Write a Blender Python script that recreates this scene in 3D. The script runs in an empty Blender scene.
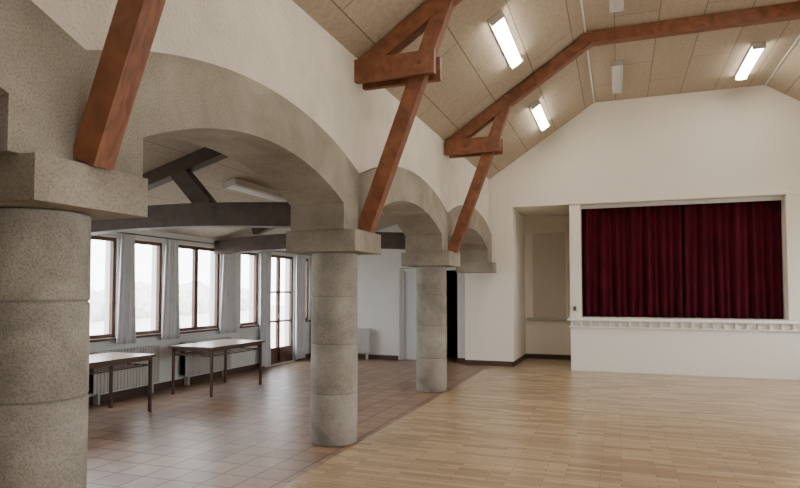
import bpy, bmesh, math, random
from mathutils import Vector, Matrix
random.seed(3)
scene = bpy.context.scene
R = math.radians

# ------------------------------------------------------------------ materials
def new_mat(name):
    m = bpy.data.materials.new(name); m.use_nodes = True
    nt = m.node_tree; b = nt.nodes["Principled BSDF"]
    return m, nt, b

def simple(name, col, rough=0.6, var=0.08, scale=6.0, bump=0.0, bscale=60.0, metal=0.0, spec=None, bdist=0.01):
    m, nt, b = new_mat(name)
    tc = nt.nodes.new('ShaderNodeTexCoord')
    n = nt.nodes.new('ShaderNodeTexNoise'); n.inputs['Scale'].default_value = scale
    n.inputs['Detail'].default_value = 5
    nt.links.new(tc.outputs['Object'], n.inputs['Vector'])
    r = nt.nodes.new('ShaderNodeValToRGB')
    r.color_ramp.elements[0].position = 0.3; r.color_ramp.elements[1].position = 0.7
    r.color_ramp.elements[0].color = [max(0, c*(1-var)) for c in col] + [1]
    r.color_ramp.elements[1].color = [min(1, c*(1+var)) for c in col] + [1]
    nt.links.new(n.outputs['Fac'], r.inputs['Fac'])
    nt.links.new(r.outputs['Color'], b.inputs['Base Color'])
    b.inputs['Roughness'].default_value = rough
    b.inputs['Metallic'].default_value = metal
    if spec is not None: b.inputs['Specular IOR Level'].default_value = spec
    if bump > 0:
        n2 = nt.nodes.new('ShaderNodeTexNoise'); n2.inputs['Scale'].default_value = bscale
        n2.inputs['Detail'].default_value = 4
        nt.links.new(tc.outputs['Object'], n2.inputs['Vector'])
        bp = nt.nodes.new('ShaderNodeBump'); bp.inputs['Strength'].default_value = bump
        bp.inputs['Distance'].default_value = bdist
        nt.links.new(n2.outputs['Fac'], bp.inputs['Height'])
        nt.links.new(bp.outputs['Normal'], b.inputs['Normal'])
    return m

def concrete(name, c1, c2, speck=0.2, scale=1.6):
    m, nt, b = new_mat(name)
    tc = nt.nodes.new('ShaderNodeTexCoord')
    n = nt.nodes.new('ShaderNodeTexNoise'); n.inputs['Scale'].default_value = scale
    n.inputs['Detail'].default_value = 9; n.inputs['Roughness'].default_value = 0.6
    n.inputs['Distortion'].default_value = 0.4
    nt.links.new(tc.outputs['Object'], n.inputs['Vector'])
    r = nt.nodes.new('ShaderNodeValToRGB')
    r.color_ramp.elements[0].position = 0.33; r.color_ramp.elements[1].position = 0.66
    r.color_ramp.elements[0].color = list(c1)+[1]; r.color_ramp.elements[1].color = list(c2)+[1]
    nt.links.new(n.outputs['Fac'], r.inputs['Fac'])
    n2 = nt.nodes.new('ShaderNodeTexNoise'); n2.inputs['Scale'].default_value = 85
    n2.inputs['Detail'].default_value = 5
    nt.links.new(tc.outputs['Object'], n2.inputs['Vector'])
    r2 = nt.nodes.new('ShaderNodeValToRGB')
    r2.color_ramp.elements[0].position = 0.3; r2.color_ramp.elements[1].position = 0.58
    r2.color_ramp.elements[0].color = (1-speck, 1-speck, 1-speck, 1)
    r2.color_ramp.elements[1].color = (1, 1, 1, 1)
    nt.links.new(n2.outputs['Fac'], r2.inputs['Fac'])
    mx = nt.nodes.new('ShaderNodeMix'); mx.data_type = 'RGBA'; mx.blend_type = 'MULTIPLY'
    mx.inputs['Factor'].default_value = 1.0
    nt.links.new(r.outputs['Color'], mx.inputs['A']); nt.links.new(r2.outputs['Color'], mx.inputs['B'])
    nt.links.new(mx.outputs['Result'], b.inputs['Base Color'])
    b.inputs['Roughness'].default_value = 0.92
    bp = nt.nodes.new('ShaderNodeBump'); bp.inputs['Strength'].default_value = 0.6
    bp.inputs['Distance'].default_value = 0.008
    nt.links.new(n2.outputs['Fac'], bp.inputs['Height'])
    nt.links.new(bp.outputs['Normal'], b.inputs['Normal'])
    return m

def wood(name, c1, c2, rough=0.55):
    m, nt, b = new_mat(name)
    tc = nt.nodes.new('ShaderNodeTexCoord')
    mp = nt.nodes.new('ShaderNodeMapping'); mp.inputs['Scale'].default_value = (2.2, 9, 2.2)
    nt.links.new(tc.outputs['Object'], mp.inputs['Vector'])
    n = nt.nodes.new('ShaderNodeTexNoise'); n.inputs['Scale'].default_value = 3
    n.inputs['Detail'].default_value = 7; n.inputs['Distortion'].default_value = 0.8
    nt.links.new(mp.outputs['Vector'], n.inputs['Vector'])
    r = nt.nodes.new('ShaderNodeValToRGB')
    r.color_ramp.elements[0].position = 0.3; r.color_ramp.elements[1].position = 0.7
    r.color_ramp.elements[0].color = list(c1)+[1]; r.color_ramp.elements[1].color = list(c2)+[1]
    nt.links.new(n.outputs['Fac'], r.inputs['Fac'])
    nt.links.new(r.outputs['Color'], b.inputs['Base Color'])
    b.inputs['Roughness'].default_value = rough
    return m

def brickmat(name, c1, c2, mortar, bw, rh, msize, offset, rough, rot=0.0, noise=0.15, rn=0.0, bump=0.0, smooth=0.2, bias=0.0):
    m, nt, b = new_mat(name)
    tc = nt.nodes.new('ShaderNodeTexCoord')
    mp = nt.nodes.new('ShaderNodeMapping'); mp.inputs['Rotation'].default_value = (0, 0, rot)
    nt.links.new(tc.outputs['Object'], mp.inputs['Vector'])
    br = nt.nodes.new('ShaderNodeTexBrick')
    br.inputs['Scale'].default_value = 1.0
    br.inputs['Color1'].default_value = list(c1)+[1]; br.inputs['Color2'].default_value = list(c2)+[1]
    br.inputs['Mortar'].default_value = list(mortar)+[1]
    br.inputs['Mortar Size'].default_value = msize
    br.inputs['Mortar Smooth'].default_value = smooth
    br.inputs['Bias'].default_value = bias
    br.inputs['Brick Width'].default_value = bw; br.inputs['Row Height'].default_value = rh
    br.offset = offset
    nt.links.new(mp.outputs['Vector'], br.inputs['Vector'])
    n = nt.nodes.new('ShaderNodeTexNoise'); n.inputs['Scale'].default_value = rn if rn else 3
    n.inputs['Detail'].default_value = 6
    nt.links.new(tc.outputs['Object'], n.inputs['Vector'])
    r = nt.nodes.new('ShaderNodeValToRGB')
    r.color_ramp.elements[0].position = 0.3; r.color_ramp.elements[1].position = 0.7
    r.color_ramp.elements[0].color = (1-noise,)*3+(1,)
    r.color_ramp.elements[1].color = (1, 1, 1, 1)
    nt.links.new(n.outputs['Fac'], r.inputs['Fac'])
    mx = nt.nodes.new('ShaderNodeMix'); mx.data_type = 'RGBA'; mx.blend_type = 'MULTIPLY'
    mx.inputs['Factor'].default_value = 1.0
    nt.links.new(br.outputs['Color'], mx.inputs['A']); nt.links.new(r.outputs['Color'], mx.inputs['B'])
    nt.links.new(mx.outputs['Result'], b.inputs['Base Color'])
    b.inputs['Roughness'].default_value = rough
    if bump:
        bp = nt.nodes.new('ShaderNodeBump'); bp.inputs['Strength'].default_value = bump
        bp.inputs['Distance'].default_value = 0.005; bp.invert = True
        nt.links.new(br.outputs['Fac'], bp.inputs['Height'])
        nt.links.new(bp.outputs['Normal'], b.inputs['Normal'])
    return m

def emis(name, col, s):
    m, nt, b = new_mat(name)
    b.inputs['Base Color'].default_value = list(col)+[1]
    b.inputs['Emission Color'].default_value = list(col)+[1]
    b.inputs['Emission Strength'].default_value = s
    return m

def glass(name):
    m, nt, b = new_mat(name)
    out = nt.nodes['Material Output']
    t = nt.nodes.new('ShaderNodeBsdfTransparent'); g = nt.nodes.new('ShaderNodeBsdfGlossy')
    g.inputs['Roughness'].default_value = 0.02
    mx = nt.nodes.new('ShaderNodeMixShader'); mx.inputs[0].default_value = 0.06
    nt.links.new(t.outputs[0], mx.inputs[1]); nt.links.new(g.outputs[0], mx.inputs[2])
    nt.links.new(mx.outputs[0], out.inputs['Surface'])
    return m

CONC = concrete('rough_concrete', (0.22, 0.185, 0.14), (0.38, 0.33, 0.26), 0.32, 1.5)
CONC2 = concrete('column_concrete', (0.20, 0.175, 0.14), (0.39, 0.35, 0.29), 0.34, 2.0)
PLASTER = simple('roughcast_plaster', (0.66, 0.59, 0.49), 0.9, 0.07, 3, 1.0, 38, bdist=0.02)
WHITE = simple('white_wall_paint', (0.78, 0.72, 0.62), 0.8, 0.015, 2, 0.1, 120)
WHITE2 = simple('white_wall_aisle', (0.64, 0.64, 0.62), 0.85, 0.04, 2, 0.4, 90)
BEIGE = simple('beige_panel_paint', (0.50, 0.455, 0.37), 0.7, 0.02)
STAGEW = simple('stage_white_paint', (0.82, 0.79, 0.72), 0.5, 0.01)
CEIL = brickmat('woodwool_ceiling', (0.46, 0.37, 0.265), (0.42, 0.335, 0.24), (0.20, 0.15, 0.10), 2.0, 0.6, 0.007, 0.5, 0.95, R(90), 0.24, 22)
CEILA = brickmat('aisle_ceiling_board', (0.42, 0.365, 0.29), (0.39, 0.34, 0.27), (0.26, 0.22, 0.17), 2.0, 0.6, 0.007, 0.5, 0.95, R(90), 0.22, 22)
TIMBER = wood('red_brown_timber', (0.13, 0.045, 0.02), (0.27, 0.10, 0.044), 0.6)
DARKT = wood('dark_brown_timber', (0.035, 0.021, 0.016), (0.08, 0.048, 0.035), 0.6)
FRAME = wood('window_frame_wood', (0.07, 0.027, 0.014), (0.12, 0.048, 0.024), 0.45)
SKIRT = simple('dark_skirting', (0.06, 0.03, 0.022), 0.5)
PARQ = brickmat('parquet', (0.56, 0.405, 0.245), (0.38, 0.262, 0.15), (0.20, 0.13, 0.075), 0.46, 0.075, 0.0022, 0.37, 0.27, 0.0, 0.16, 1.5)
TILE = brickmat('terracotta_tiles', (0.37, 0.225, 0.148), (0.245, 0.15, 0.10), (0.07, 0.05, 0.042), 0.3, 0.3, 0.010, 0.0, 0.38, 0.0, 0.25, 5, 0.5)
VELVET = simple('red_velvet', (0.062, 0.003, 0.010), 0.9, 0.25, 3, spec=0.15)
CURT = simple('grey_curtain_cloth', (0.56, 0.57, 0.59), 0.9, 0.06, 5)
METAL = simple('brown_steel', (0.10, 0.06, 0.045), 0.45, 0.05, metal=0.3)
TTOP = wood('table_top_laminate', (0.36, 0.29, 0.21), (0.44, 0.36, 0.27), 0.33)
RAD = simple('radiator_enamel', (0.45, 0.44, 0.41), 0.4, 0.02)
LIT = emis('lit_fluorescent', (1.0, 0.95, 0.85), 34)
UNLIT = simple('unlit_diffuser', (0.50, 0.50, 0.47), 0.35, 0.02)
HOUS = simple('lamp_housing', (0.62, 0.60, 0.56), 0.4, 0.02)
GLASS = glass('window_glass')
DOORG = simple('grey_door_paint', (0.55, 0.57, 0.59), 0.5, 0.02)
DARKW = simple('corridor_painted_shade', (0.06, 0.055, 0.05), 0.9)  # near-black colour puts the unlit corridor's shade into its walls
GRASS = simple('outside_ground', (0.62, 0.62, 0.56), 0.95, 0.2, 2)
LEAF = simple('overexposed_hedge_leaves', (0.66, 0.68, 0.62), 0.95, 0.3, 3, 1.0, 12, bdist=0.1)  # leaf colour paled to imitate an overexposed view through the windows

# ------------------------------------------------------------------ builder
class B:
    def __init__(s, name):
        s.name = name; s.bm = bmesh.new(); s.mats = []
    def mi(s, m):
        if m not in s.mats: s.mats.append(m)
        return s.mats.index(m)
    def face(s, vs, m, smooth=False):
        try:
            f = s.bm.faces.new(vs)
        except ValueError:
            return None
        f.material_index = s.mi(m); f.smooth = smooth
        return f
    def box(s, x0, x1, y0, y1, z0, z1, m):
        v = [s.bm.verts.new(p) for p in ((x0,y0,z0),(x1,y0,z0),(x1,y1,z0),(x0,y1,z0),(x0,y0,z1),(x1,y0,z1),(x1,y1,z1),(x0,y1,z1))]
        for q in ((0,3,2,1),(4,5,6,7),(0,1,5,4),(1,2,6,5),(2,3,7,6),(3,0,4,7)):
            s.face([v[i] for i in q], m)
    def prism(s, pts, axis, a, b, m):
        def mk(p, t):
            if axis == 'y': return (p[0], t, p[1])
            if axis == 'x': return (t, p[0], p[1])
            return (p[0], p[1], t)
        A = [s.bm.verts.new(mk(p, a)) for p in pts]; C = [s.bm.verts.new(mk(p, b)) for p in pts]
        s.face(A, m); s.face(C[::-1], m)
        n = len(pts)
        for i in range(n):
            s.face([A[i], A[(i+1) % n], C[(i+1) % n], C[i]], m)
    def beam(s, p1, p2, w, h, m, up=(0, 1, 0)):
        p1 = Vector(p1); p2 = Vector(p2); d = (p2-p1).normalized()
        a = Vector(up); a = (a - d*a.dot(d)).normalized(); c = d.cross(a)
        rings = []
        for p in (p1, p2):
            rings.append([s.bm.verts.new(p + a*(i*w/2) + c*(j*h/2)) for i, j in ((-1,-1),(1,-1),(1,1),(-1,1))])
        A, C = rings
        s.face(A, m); s.face(C[::-1], m)
        for i in range(4): s.face([A[i], A[(i+1) % 4], C[(i+1) % 4], C[i]], m)
    def lathe(s, cx, cy, prof, m, seg=48):
        prev = None
        for r, z in prof:
            ring = [s.bm.verts.new((cx+r*math.cos(2*math.pi*i/seg), cy+r*math.sin(2*math.pi*i/seg), z)) for i in range(seg)]
            if prev:
                for i in range(seg):
                    s.face([prev[i], prev[(i+1) % seg], ring[(i+1) % seg], ring[i]], m, True)
            else: s.face(ring[::-1], m)
            prev = ring
        s.face(prev, m)
    def tube(s, p1, p2, r, m, seg=10):
        p1 = Vector(p1); p2 = Vector(p2); d = (p2-p1).normalized()
        a = d.orthogonal().normalized(); c = d.cross(a)
        A = [s.bm.verts.new(p1+(a*math.cos(t)+c*math.sin(t))*r) for t in [2*math.pi*i/seg for i in range(seg)]]
        C = [s.bm.verts.new(p2+(a*math.cos(t)+c*math.sin(t))*r) for t in [2*math.pi*i/seg for i in range(seg)]]
        s.face(A, m); s.face(C[::-1], m)
        for i in range(seg): s.face([A[i], A[(i+1) % seg], C[(i+1) % seg], C[i]], m, True)
    def done(s, bevel=0.0, seg=2, recalc=True):
        if recalc: bmesh.ops.recalc_face_normals(s.bm, faces=s.bm.faces)
        me = bpy.data.meshes.new(s.name); s.bm.to_mesh(me); s.bm.free()
        for m in s.mats: me.materials.append(m)
        o = bpy.data.objects.new(s.name, me); scene.collection.objects.link(o)
        if bevel:
            md = o.modifiers.new('bevel', 'BEVEL'); md.width = bevel; md.segments = seg
            md.limit_method = 'ANGLE'; md.angle_limit = R(40)
        return o

# ------------------------------------------------------------------ dimensions
XO = -7.1            # aisle outer wall face
XA0, XA1 = -3.2, -2.6
XR = 4.85
CX = 1.13
YB, YG = -4.0, 13.0
COLS = [-1.15, 2.33, 5.87, 9.45, 12.95]
CZ0, CZ1 = 2.02, 2.24
def zc(x):           # nave ceiling
    if x < -0.42: return 5.55+0.664*(x+0.42)
    if x > 2.68: return 5.55-0.664*(x-2.68)
    return 5.55
def za(x): return 2.60+0.28*(x+7.1)

# floors
b = B('floor_tile'); b.box(XO-0.2, -2.62, YB, 15.2, -0.1, 0, TILE); b.done()
b = B('floor_parquet'); b.box(-2.62, XR+0.2, YB, 15.2, -0.1, 0, PARQ); b.done()

# ceilings
b = B('ceiling')
inn = [(-2.78, zc(-2.78)), (-0.42, 5.55), (2.68, 5.55), (5.0, zc(5.0))]
for i in range(3):
    (x0, z0), (x1, z1) = inn[i], inn[i+1]
    b.prism([(x0, z0), (x1, z1), (x1, z1+0.18), (x0, z0+0.18)], 'y', YB-0.2, YG+0.2, CEIL)
b.done()
b = B('trim_1')   # ceiling crease battens
for x in (-0.42, 2.68): b.box(x-0.013, x+0.013, YB, YG, 5.53, 5.552, HOUS)
b.done()
b = B('ceiling_aisle')
b.prism([(-7.35, za(-7.35)), (-3.1, za(-3.1)), (-3.1, za(-3.1)+0.15), (-7.35, za(-7.35)+0.15)], 'y', YB-0.2, 13.5, CEILA)
b.done()

# walls with openings
def wall_x(name, x0, x1, ya, yb, za_, zb, ops, m):
    b = B(name); y = ya
    for (o0, o1, s0, s1) in sorted(ops):
        if o0 > y: b.box(x0, x1, y, o0, za_, zb, m)
        if s0 > za_: b.box(x0, x1, o0, o1, za_, s0, m)
        if s1 < zb: b.box(x0, x1, o0, o1, s1, zb, m)
        y = o1
    if y < yb: b.box(x0, x1, y, yb, za_, zb, m)
    return b.done()
def wall_y(name, y0, y1, xa, xb, za_, zb, ops, m):
    b = B(name); x = xa
    for (o0, o1, s0, s1) in sorted(ops):
        if o0 > x: b.box(x, o0, y0, y1, za_, zb, m)
        if s0 > za_: b.box(o0, o1, y0, y1, za_, s0, m)
        if s1 < zb: b.box(o0, o1, y0, y1, s1, zb, m)
        x = o1
    if x < xb: b.box(x, xb, y0, y1, za_, zb, m)
    return b.done()

LW = [(1.7, 3.4, 0.92, 2.42), (3.6, 5.1, 0.92, 2.42), (5.3, 7.05, 0.92, 2.42), (7.2, 8.02, 0.92, 2.42),
      (8.25, 9.55, 0.92, 2.42), (10.2, 10.85, 0.92, 2.42), (11.12, 12.3, 0.02, 2.42), (12.6, 13.05, 0.92, 2.42)]
wall_x('wall_left', XO-0.25, XO, YB, 13.5, 0, za(XO), LW, WHITE2)
RW = [(-3, -1, 1.0, 2.9), (0, 2.2, 1.0, 2.9), (3.2, 5.4, 1.0, 2.9), (6.6, 8.8, 1.0, 2.9), (10.0, 12.0, 1.0, 2.9)]
wall_x('wall_right', XR, XR+0.25, YB, YG+0.2, 0, zc(XR)+0.1, RW, PLASTER)
b = B('wall_back')
b.prism([(-2.7, 0), (5.0, 0), (5.0, zc(5.0)), (2.68, 5.55), (-0.42, 5.55), (-2.7, zc(-2.7))], 'y', YB-0.2, YB, WHITE)
b.prism([(-7.3, 0), (-2.7, 0), (-2.7, za(-2.7)), (-7.3, za(-7.3))], 'y', YB-0.2, YB, WHITE)
b.done()

# gable wall over the stage opening
b = B('wall_gable')
b.prism([(-3.2, 3.44), (XR+0.02, 3.44), (XR+0.02, zc(XR)+0.02), (2.68, 5.56), (-0.42, 5.56), (-2.7, zc(-2.7)+0.02), (-3.2, zc(-2.7)+0.02)], 'y', YG, YG+0.2, WHITE)
b.done()
b = B('wall_pier_left'); b.box(-3.2, -2.14, YG, YG+0.35, 0, 3.44, WHITE); b.done()
b = B('wall_pier_right'); b.box(4.40, XR+0.02, YG, YG+0.35, 0, 3.44, WHITE); b.done()
b = B('wall_stage_left'); b.box(-0.95, -0.73, YG+0.02, 14.8, 0, 3.44, WHITE); b.done()
b = B('wall_stage_right'); b.box(2.98, 3.2, YG+0.02, 14.8, 0, 3.44, WHITE); b.done()
b = B('wall_alcove_left'); b.box(-2.34, -2.14, YG+0.35, 15.0, 0, 3.44, WHITE); b.done()
b = B('wall_alcove_right'); b.box(4.40, 4.6, YG+0.35, 15.0, 0, 3.44, WHITE); b.done()
b = B('wall_stage_back'); b.box(-2.14, 4.40, 14.8, 15.0, 0, 3.44, WHITE); b.done()
b = B('ceiling_stage'); b.box(-2.3, 4.6, YG+0.2, 15.0, 3.44, 3.6, WHITE); b.done()
# aisle end wall
wall_y('wall_aisle_end', 13.3, 13.5, XO-0.2, -3.2, 0, 3.9, [(-4.86, -4.12, 0, 2.16), (-4.0, -3.45, 0, 2.1)], WHITE2)
b = B('wall_corridor')  # closed box behind the doorways, coloured dark to stand for unlit space
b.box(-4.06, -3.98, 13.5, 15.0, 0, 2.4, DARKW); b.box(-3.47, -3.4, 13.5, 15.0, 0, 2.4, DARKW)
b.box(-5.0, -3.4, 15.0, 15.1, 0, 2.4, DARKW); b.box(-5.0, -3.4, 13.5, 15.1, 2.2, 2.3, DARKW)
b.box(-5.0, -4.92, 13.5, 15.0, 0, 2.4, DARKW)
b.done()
b = B('door_1')
b.box(-4.855, -4.125, 13.42, 13.47, 0.01, 2.15, DOORG)
b.box(-4.855, -4.80, 13.36, 13.42, 0.01, 2.15, HOUS); b.box(-4.18, -4.125, 13.36, 13.42, 0.01, 2.15, HOUS)
b.box(-4.80, -4.18, 13.36, 13.42, 2.09, 2.15, HOUS)
b.box(-4.72, -4.26, 13.40, 13.42, 0.2, 0.95, DOORG); b.box(-4.72, -4.26, 13.40, 13.42, 1.1, 1.95, DOORG)
b.tube((-4.27, 13.36, 1.03), (-4.27, 13.42, 1.03), 0.012, METAL); b.tube((-4.27, 13.36, 1.03), (-4.39, 13.36, 1.03), 0.01, METAL)
b.done()

# baseboards
b = B('baseboard_far')
b.box(-3.2, -2.12, YG-0.02, YG, 0, 0.11, SKIRT); b.box(-2.14, -2.12, YG-0.02, 14.8, 0, 0.11, SKIRT)
b.box(-2.14, -0.95, 14.78, 14.8, 0, 0.11, SKIRT)
b.box(XO, -4.88, 13.28, 13.3, 0, 0.11, SKIRT); b.box(-4.1, -4.0, 13.28, 13.3, 0, 0.11, SKIRT); b.box(-3.45, -3.22, 13.28, 13.3, 0, 0.11, SKIRT)
b.done()
b = B('baseboard_left'); b.box(XO, XO+0.02, YB, 11.05, 0, 0.11, SKIRT); b.box(XO, XO+0.02, 12.38, 13.28, 0, 0.11, SKIRT); b.done()
b = B('baseboard_right'); b.box(XR-0.02, XR, YB, YG, 0, 0.11, SKIRT); b.done()

# arcade wall
b = B('wall_arcade')
def arcade_strip(samples, xf, xb, zfn_lo, zfn_hi, m):
    prev = None
    for s_ in samples:
        y = s_[0]; lo = zfn_lo(s_); hi = zfn_hi(s_)
        cur = [b.bm.verts.new((xf, y, lo)), b.bm.verts.new((xf, y, hi)), b.bm.verts.new((xb, y, hi)), b.bm.verts.new((xb, y, lo))]
        if prev:
            b.face([prev[0], cur[0], cur[1], prev[1]], m)
            b.face([prev[3], prev[2], cur[2], cur[3]], m)
            b.face([prev[1], cur[1], cur[2], prev[2]], m)
            b.face([prev[0], prev[3], cur[3], cur[0]], m)
        prev = cur
def circ(y, yc, half, z0, rise):
    Rr = (half*half+rise*rise)/(2*rise)
    return z0 + math.sqrt(max(0, Rr*Rr-(y-yc)**2)) - (Rr-rise)
JB = 0.41
for k in range(-1, 4):
    if k == -1: c0, c1 = YB-0.6, COLS[0]
    else: c0, c1 = COLS[k], COLS[k+1]
    yc = (c0+c1)/2; half = (c1-c0)/2; oh = half-JB
    S = []
    def zm(y): return circ(y, yc, half, 2.86, 0.36)
    N = 36
    def add(y, lo): S.append((y, lo, zm(y)))
    if k > -1:
        add(c0, CZ1); add(c0+JB, CZ1)
    for i in range(N+1):
        y = yc-oh+2*oh*i/N
        add(y, circ(y, yc, oh, 2.50, 0.30))
    add(c1-JB, CZ1); add(min(c1, YG), CZ1)
    S = [(min(y, YG), lo, hi) for y, lo, hi in S]
    arcade_strip(S, XA1+0.012, XA0, lambda s_: s_[1], lambda s_: s_[2], CONC)
    xf = XA1 if k < 2 else XA1-0.04
    arcade_strip(S, xf, XA0+0.01, lambda s_: s_[2]-0.0005, lambda s_: zc(-2.6)+0.1, PLASTER)
b.done(recalc=True)

# columns with capitals
for i, cy in enumerate(COLS):
    last = (i == 4)
    b = B('concrete_column' if not last else 'concrete_impost')
    if not last:
        prof = []
        rr = lambda z: 0.252 - 0.004*abs(z-0.9)
        lv = [0.0, 0.53, 1.05, 1.55, CZ0]
        for a, c in zip(lv[:-1], lv[1:]):
            prof += [(rr(a)-0.010, a+0.003), (rr(a)-0.002, a+0.008), (rr(a), a+0.016), (rr(c), c-0.016), (rr(c)-0.002, c-0.008), (rr(c)-0.010, c-0.003)]
        b.lathe(-2.89, cy, prof, CONC2)
        b.box(-3.29, -2.49, cy-0.35, cy+0.35, CZ0, CZ1, CONC)
    else:
        b.box(-3.29, -2.49, cy-0.4, YG-0.001, CZ0, CZ1, CONC)
    b.done(0.010)

# nave trusses
def truss(cy):
    b = B('roof_truss')
    for sgn in (1, -1):
        X = (lambda x: x) if sgn == 1 else (lambda x: 2*CX-x)
        o = 0.10
        n = Vector((0.664, 0, -1)).normalized()*o
        p1 = Vector((-2.62, cy, zc(-2.62)))+n; p2 = Vector((-0.38, cy, zc(-0.42)))+n
        p1.x = X(p1.x); p2.x = X(p2.x)
        b.beam(p1, p2, 0.15, 0.17, TIMBER)
        b.beam((X(-2.53), cy, 2.26), (X(-1.60), cy, 4.69), 0.125, 0.165, TIMBER)
        for dy in (-0.110, 0.110):
            b.beam((X(-2.6), cy+dy, 3.94), (X(-1.72), cy+dy, 3.94), 0.07, 0.24, TIMBER)
        b.tube((X(-1.88), cy-0.16, 3.94), (X(-1.88), cy+0.16, 3.94), 0.018, METAL)
    b.beam((-0.5, cy, 5.455), (2*CX+0.5, cy, 5.455), 0.17, 0.18, TIMBER)
    b.done()
for cy in COLS[:4]: truss(cy)
for cy in COLS[:4]:
    b = B('concrete_corbel'); b.prism([(4.6, 2.25), (XR-0.001, 2.25), (XR-0.001, 1.85), (4.72, 2.0), (4.6, 2.03)], 'y', cy-0.25, cy+0.25, CONC); b.done(0.01)

# aisle timber frames
for cy in COLS[:4]:
    b = B('aisle_roof_frame')
    N = 12
    for i in range(N):
        t0 = i/N; t1 = (i+1)/N
        xa = XO+0.002+(XA0-XO-0.004)*t0; xb_ = XO+0.002+(XA0-XO-0.004)*t1
        ca = 0.07*math.sin(math.pi*t0); cb = 0.07*math.sin(math.pi*t1)
        b.prism([(xa, 2.31+ca), (xb_, 2.31+cb), (xb_, 2.58+cb), (xa, 2.58+ca)] if za(xa) > 2.66 else [(xa, 2.31+ca), (xb_, 2.31+cb), (xb_, 2.56+cb*0.5), (xa, min(2.56, za(xa)-0.01))], 'y', cy-0.11, cy+0.11, DARKT)
    b.beam((-6.3, cy, za(-6.3)-0.09), (-3.21, cy, za(-3.21)-0.09), 0.15, 0.16, DARKT)
    b.beam((-4.55, cy, 2.6), (-4.98, cy, za(-4.98)-0.14), 0.13, 0.2, DARKT)
    b.done()

# fluorescent lights
def lamp(x, y, z, ang, lit, L=1.5, w=0.19, name='fluorescent_light'):
    e = B(name)
    e.box(-w/2, w/2, -L/2, L/2, -0.03, 0, HOUS)
    d = LIT if lit else UNLIT
    pts = [(-w/2+0.01, -0.03), (-w/2+0.02, -0.075), (-w/4, -0.09), (w/4, -0.09), (w/2-0.02, -0.075), (w/2-0.01, -0.03)]
    e.prism(pts, 'y', -L/2+0.02, L/2-0.02, d)
    e.box(-w/2, w/2, -L/2, -L/2+0.02, -0.09, -0.03, HOUS); e.box(-w/2, w/2, L/2-0.02, L/2, -0.09, -0.03, HOUS)
    o = e.done(); o.location = (x, y, z-0.001); o.rotation_euler = (0, ang, 0)
sl = -math.atan(0.664)
for y in (0.6, 4.2, 7.8, 11.35): lamp(-1.36, y, zc(-1.36), sl, True)  # second lamp of the row is out of frame, added lit for illumination
for y in (0.7, 4.3, 7.9, 11.5):
    lamp(0.03, y, 5.55, 0, False); lamp(2.15, y, 5.55, 0, True)
for y in (0.6, 4.2, 7.75, 11.4): lamp(-5.1, y, za(-5.1), -math.atan(0.28), False, w=0.22)

# stage
b = B('stage_platform')
b.box(-0.725, 2.975, YG+0.02, 14.79, 0.0, 1.08, STAGEW)
b.box(-0.93, 3.19, 12.77, YG+0.019, 0.0, 0.88, STAGEW)
b.box(-0.97, 3.23, 12.71, YG+0.019, 0.88, 0.905, STAGEW)
b.box(-0.93, 3.19, 12.80, YG+0.019, 0.905, 1.02, STAGEW)
n = 22
for i in range(n+1):
    x = -0.93 + (4.12-0.03)*i/n
    b.box(x, x+0.035, 12.735, 12.80, 0.905, 1.02, STAGEW)
b.box(-1.0, 3.26, 12.67, YG+0.019, 1.02, 1.05, STAGEW)
b.box(-0.97, 3.23, 12.71, YG+0.019, 1.05, 1.08, STAGEW)
b.done(0.006)

# stage curtain
def curtain(name, axis, c, a0, a1, z0, z1, folds, amp, m, taper=None, thick=0.006):
    b = B(name); N = folds*10; Z = 14; grid = []
    for j in range(Z+1):
        t = j/Z; z = z0+(z1-z0)*t; row = []
        for i in range(N+1):
            s = i/N
            mid = (a0+a1)/2; hw = (a1-a0)/2
            k = 1.0 if taper is None else taper(t)
            u = mid+(2*s-1)*hw*k
            ph = 2*math.pi*folds*s + 0.6*math.sin(7*s*folds/6+2*t)
            w = amp*(0.75+0.25*math.sin(3.1*s*folds))*math.sin(ph)*(1.0-0.35*t) + 0.3*amp*math.sin(ph*0.5+1+1.5*t)
            row.append(b.bm.verts.new((u, c+w, z) if axis == 'x' else (c+w, u, z)))
        grid.append(row)
    for j in range(Z):
        for i in range(N):
            b.face([grid[j][i], grid[j][i+1], grid[j+1][i+1], grid[j+1][i]], m, True)
    o = b.done(0)
    md = o.modifiers.new('thick', 'SOLIDIFY'); md.thickness = thick
    return o
curtain('stage_curtain', 'x', 13.34, -0.72, 1.21, 1.085, 3.42, 13, 0.075, VELVET)
curtain('stage_curtain', 'x', 13.36, 1.19, 2.97, 1.085, 3.42, 12, 0.075, VELVET)
b = B('stage_valance'); b.box(-0.725, 2.975, 13.205, 13.235, 3.36, 3.435, HOUS); b.done()

# alcove panel & ledge
b = B('alcove_panel'); b.box(-1.95, -1.17, 14.76, 14.799, 1.0, 3.03, BEIGE)
b.box(-1.99, -1.95, 14.75, 14.799, 0.96, 3.07, WHITE); b.box(-1.17, -1.13, 14.75, 14.799, 0.96, 3.07, WHITE)
b.box(-1.99, -1.13, 14.75, 14.799, 3.03, 3.07, WHITE); b.box(-2.1, -0.96, 14.72, 14.799, 0.94, 0.985, BEIGE)
b.done()
b = B('wall_outlet'); b.box(-0.9, -0.82, YG-0.02, YG+0.019, 1.2, 1.32, RAD); b.box(-0.885, -0.835, YG-0.03, YG-0.02, 1.22, 1.3, METAL); b.done(0.004)

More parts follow.
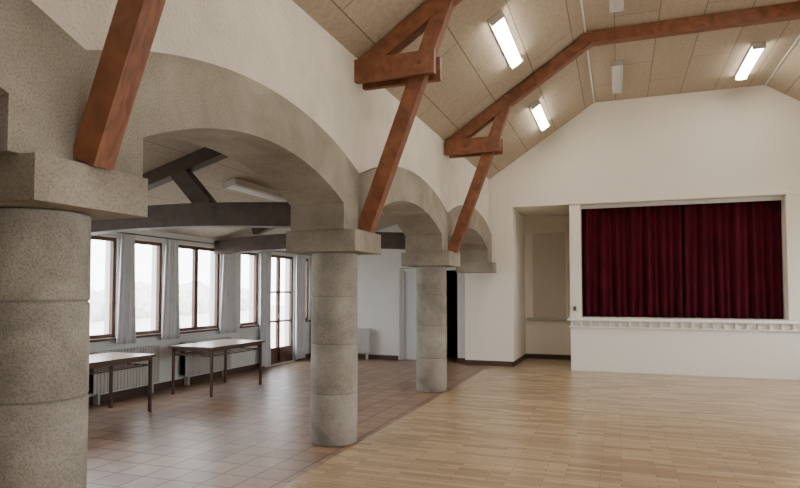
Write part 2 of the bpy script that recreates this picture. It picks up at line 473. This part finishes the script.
# windows
wn = [0]
def window(x, y0, y1, z0, z1, outward, leaves=2, door=False):
    wn[0] += 1
    b = B(('door_2' if door else 'window_%d' % wn[0]))
    xa, xb = (x-0.10, x-0.04) if outward < 0 else (x+0.04, x+0.10)
    f = 0.055
    b.box(xa, xb, y0, y0+f, z0, z1, FRAME); b.box(xa, xb, y1-f, y1, z0, z1, FRAME)
    b.box(xa, xb, y0+f, y1-f, z0, z0+f, FRAME); b.box(xa, xb, y0+f, y1-f, z1-f, z1, FRAME)
    w = (y1-y0-2*f)/leaves
    for i in range(1, leaves):
        b.box(xa, xb, y0+f+w*i-0.045, y0+f+w*i+0.045, z0+f, z1-f, FRAME)
    if door:
        b.box(xa, xb, y0+f, y1-f, z0+f, z0+0.35, FRAME)
        for zz in (0.95, 1.6): b.box(xa+0.01, xb-0.01, y0+f, y1-f, zz-0.02, zz+0.02, FRAME)
        b.box(xb, xb+0.03, (y0+y1)/2-0.06, (y0+y1)/2-0.04, 1.0, 1.12, METAL)
    else:
        if outward < 0: b.box(x-0.04, x+0.05, y0-0.03, y1+0.03, z0-0.035, z0-0.001, FRAME)
    xm = (xa+xb)/2
    b.box(xm-0.003, xm+0.003, y0+f, y1-f, z0+f, z1-f, GLASS)
    b.done()
    l = bpy.data.lights.new('window_portal', 'AREA'); l.shape = 'RECTANGLE'
    l.size = (z1-z0); l.size_y = (y1-y0)
    l.cycles.is_portal = True
    o = bpy.data.objects.new('window_portal', l); scene.collection.objects.link(o)
    o.location = (x-0.2 if outward < 0 else x+0.2, (y0+y1)/2, (z0+z1)/2)
    o.rotation_euler = (0, R(-90) if outward < 0 else R(90), 0)
for i, (y0, y1, z0, z1) in enumerate(LW):
    if z0 < 0.5: window(XO, y0, y1, z0, z1, -1, 2, True)
    else: window(XO, y0, y1, z0, z1, -1, 1 if (y1-y0) < 1 else 2)
for (y0, y1, z0, z1) in RW: window(XR, y0, y1, z0, z1, 1, 2)

# window curtains
flare = lambda t: 1.0-0.35*t
b = B('curtain_rail'); b.tube((XO+0.10, YB+0.1, 2.49), (XO+0.10, 13.25, 2.49), 0.012, METAL); b.done()
for (a, c, z0) in [(3.35, 3.7, 0.8), (5.05, 5.4, 0.8), (6.93, 7.34, 0.82), (7.86, 8.33, 0.82), (9.38, 9.95, 0.82), (10.72, 11.15, 0.05), (12.2, 12.65, 0.05), (13.0, 13.25, 0.05)]:
    curtain('window_curtain', 'y', XO+0.10, a, c, z0, 2.47, 5, 0.035, CURT, flare if z0 > 0.5 else None, 0.004)

# tables
def table(x0, x1, y0, y1):
    b = B('folding_table'); h = 0.76
    b.box(x0, x1, y0, y1, h-0.03, h, TTOP)
    b.box(x0-0.004, x1+0.004, y0-0.004, y0, h-0.032, h+0.001, METAL); b.box(x0-0.004, x1+0.004, y1, y1+0.004, h-0.032, h+0.001, METAL)
    b.box(x0-0.004, x0, y0, y1, h-0.032, h+0.001, METAL); b.box(x1, x1+0.004, y0, y1, h-0.032, h+0.001, METAL)
    i = 0.05
    for x in (x0+i, x1-i):
        for y in (y0+i, y1-i):
            b.box(x-0.018, x+0.018, y-0.018, y+0.018, 0.0, h-0.03, METAL)
        b.box(x-0.012, x+0.012, y0+i, y1-i, h-0.075, h-0.03, METAL)
        b.tube((x, y0+i, 0.62), (x, y1-i, 0.62), 0.010, METAL)
    for y in (y0+i, y1-i):
        b.box(x0+i, x1-i, y-0.012, y+0.012, h-0.075, h-0.03, METAL)
        b.tube((x0+i, y, 0.62), (x1-i, y, 0.62), 0.010, METAL)
    for k in range(1, 5):
        x = x0+i+(x1-x0-2*i)*k/5
        b.tube((x, y0+i, 0.62), (x, y1-i, 0.62), 0.007, METAL)
    b.done(0.002, 1)
table(-6.68, -5.90, 5.0, 6.55)
table(-6.62, -5.80, 7.62, 9.05)

# radiators
def radiator(x0, x1, y0, y1, along):
    b = B('radiator')
    L = (y1-y0) if along == 'y' else (x1-x0)
    n = int(L/0.06)
    for k in range(n):
        t = k*L/n
        if along == 'y': b.box(x0, x1, y0+t, y0+t+L/n*0.75, 0.16, 0.74, RAD)
        else: b.box(x0+t, x0+t+L/n*0.75, y0, y1, 0.16, 0.74, RAD)
    if along == 'y':
        b.box(x0+0.01, x1-0.01, y0, y1-0.02, 0.18, 0.72, RAD)
        for y in (y0+0.1, y1-0.15): b.box(x0+0.02, x1-0.02, y, y+0.03, 0.0, 0.18, RAD)
    else:
        b.box(x0, x1-0.02, y0+0.01, y1-0.01, 0.18, 0.72, RAD)
        for x in (x0+0.05, x1-0.1): b.box(x, x+0.03, y0+0.02, y1-0.02, 0.0, 0.18, RAD)
    b.done()
radiator(XO+0.03, XO+0.16, 6.5, 7.8, 'y')
radiator(XO+0.03, XO+0.16, 8.4, 9.7, 'y')
radiator(-6.35, -5.55, 13.12, 13.25, 'x')

# exterior
b = B('exterior_ground')
for (x0, x1, y0, y1) in [(-60, -7.4, -50, 70), (5.2, 60, -50, 70)]:
    b.box(x0, x1, y0, y1, -0.3, -0.15, GRASS)
b.done()
b = B('garden_hedge')
b.mats.append(LEAF)
for i in range(60):
    y = -4+i*1.0
    r = random.uniform(0.7, 1.3)
    geo = bmesh.ops.create_icosphere(b.bm, subdivisions=3, radius=r, matrix=Matrix.Translation((-23-0.25*y+random.uniform(-0.6, 0.6), y, -0.2+r*0.75)) @ Matrix.Diagonal((0.9, 1, random.uniform(1.0, 1.5), 1)))
    for v in geo['verts']:
        v.co += Vector((random.uniform(-1, 1), random.uniform(-1, 1), random.uniform(-1, 1)))*0.07
b.done()

# world
w = bpy.data.worlds.new('overcast'); scene.world = w; w.use_nodes = True
nt = w.node_tree; bg = nt.nodes['Background']
bg.inputs['Color'].default_value = (0.93, 0.96, 1.0, 1); bg.inputs['Strength'].default_value = 12.0

# camera
cam = bpy.data.cameras.new('camera'); co = bpy.data.objects.new('camera', cam); scene.collection.objects.link(co)
cam.sensor_width = 36; cam.lens = 27
co.location = (0, 0, 1.6); co.rotation_euler = (R(90+2.3), 0, R(20)); cam.shift_y = 0.03
cam.clip_start = 0.05; cam.clip_end = 300
scene.camera = co
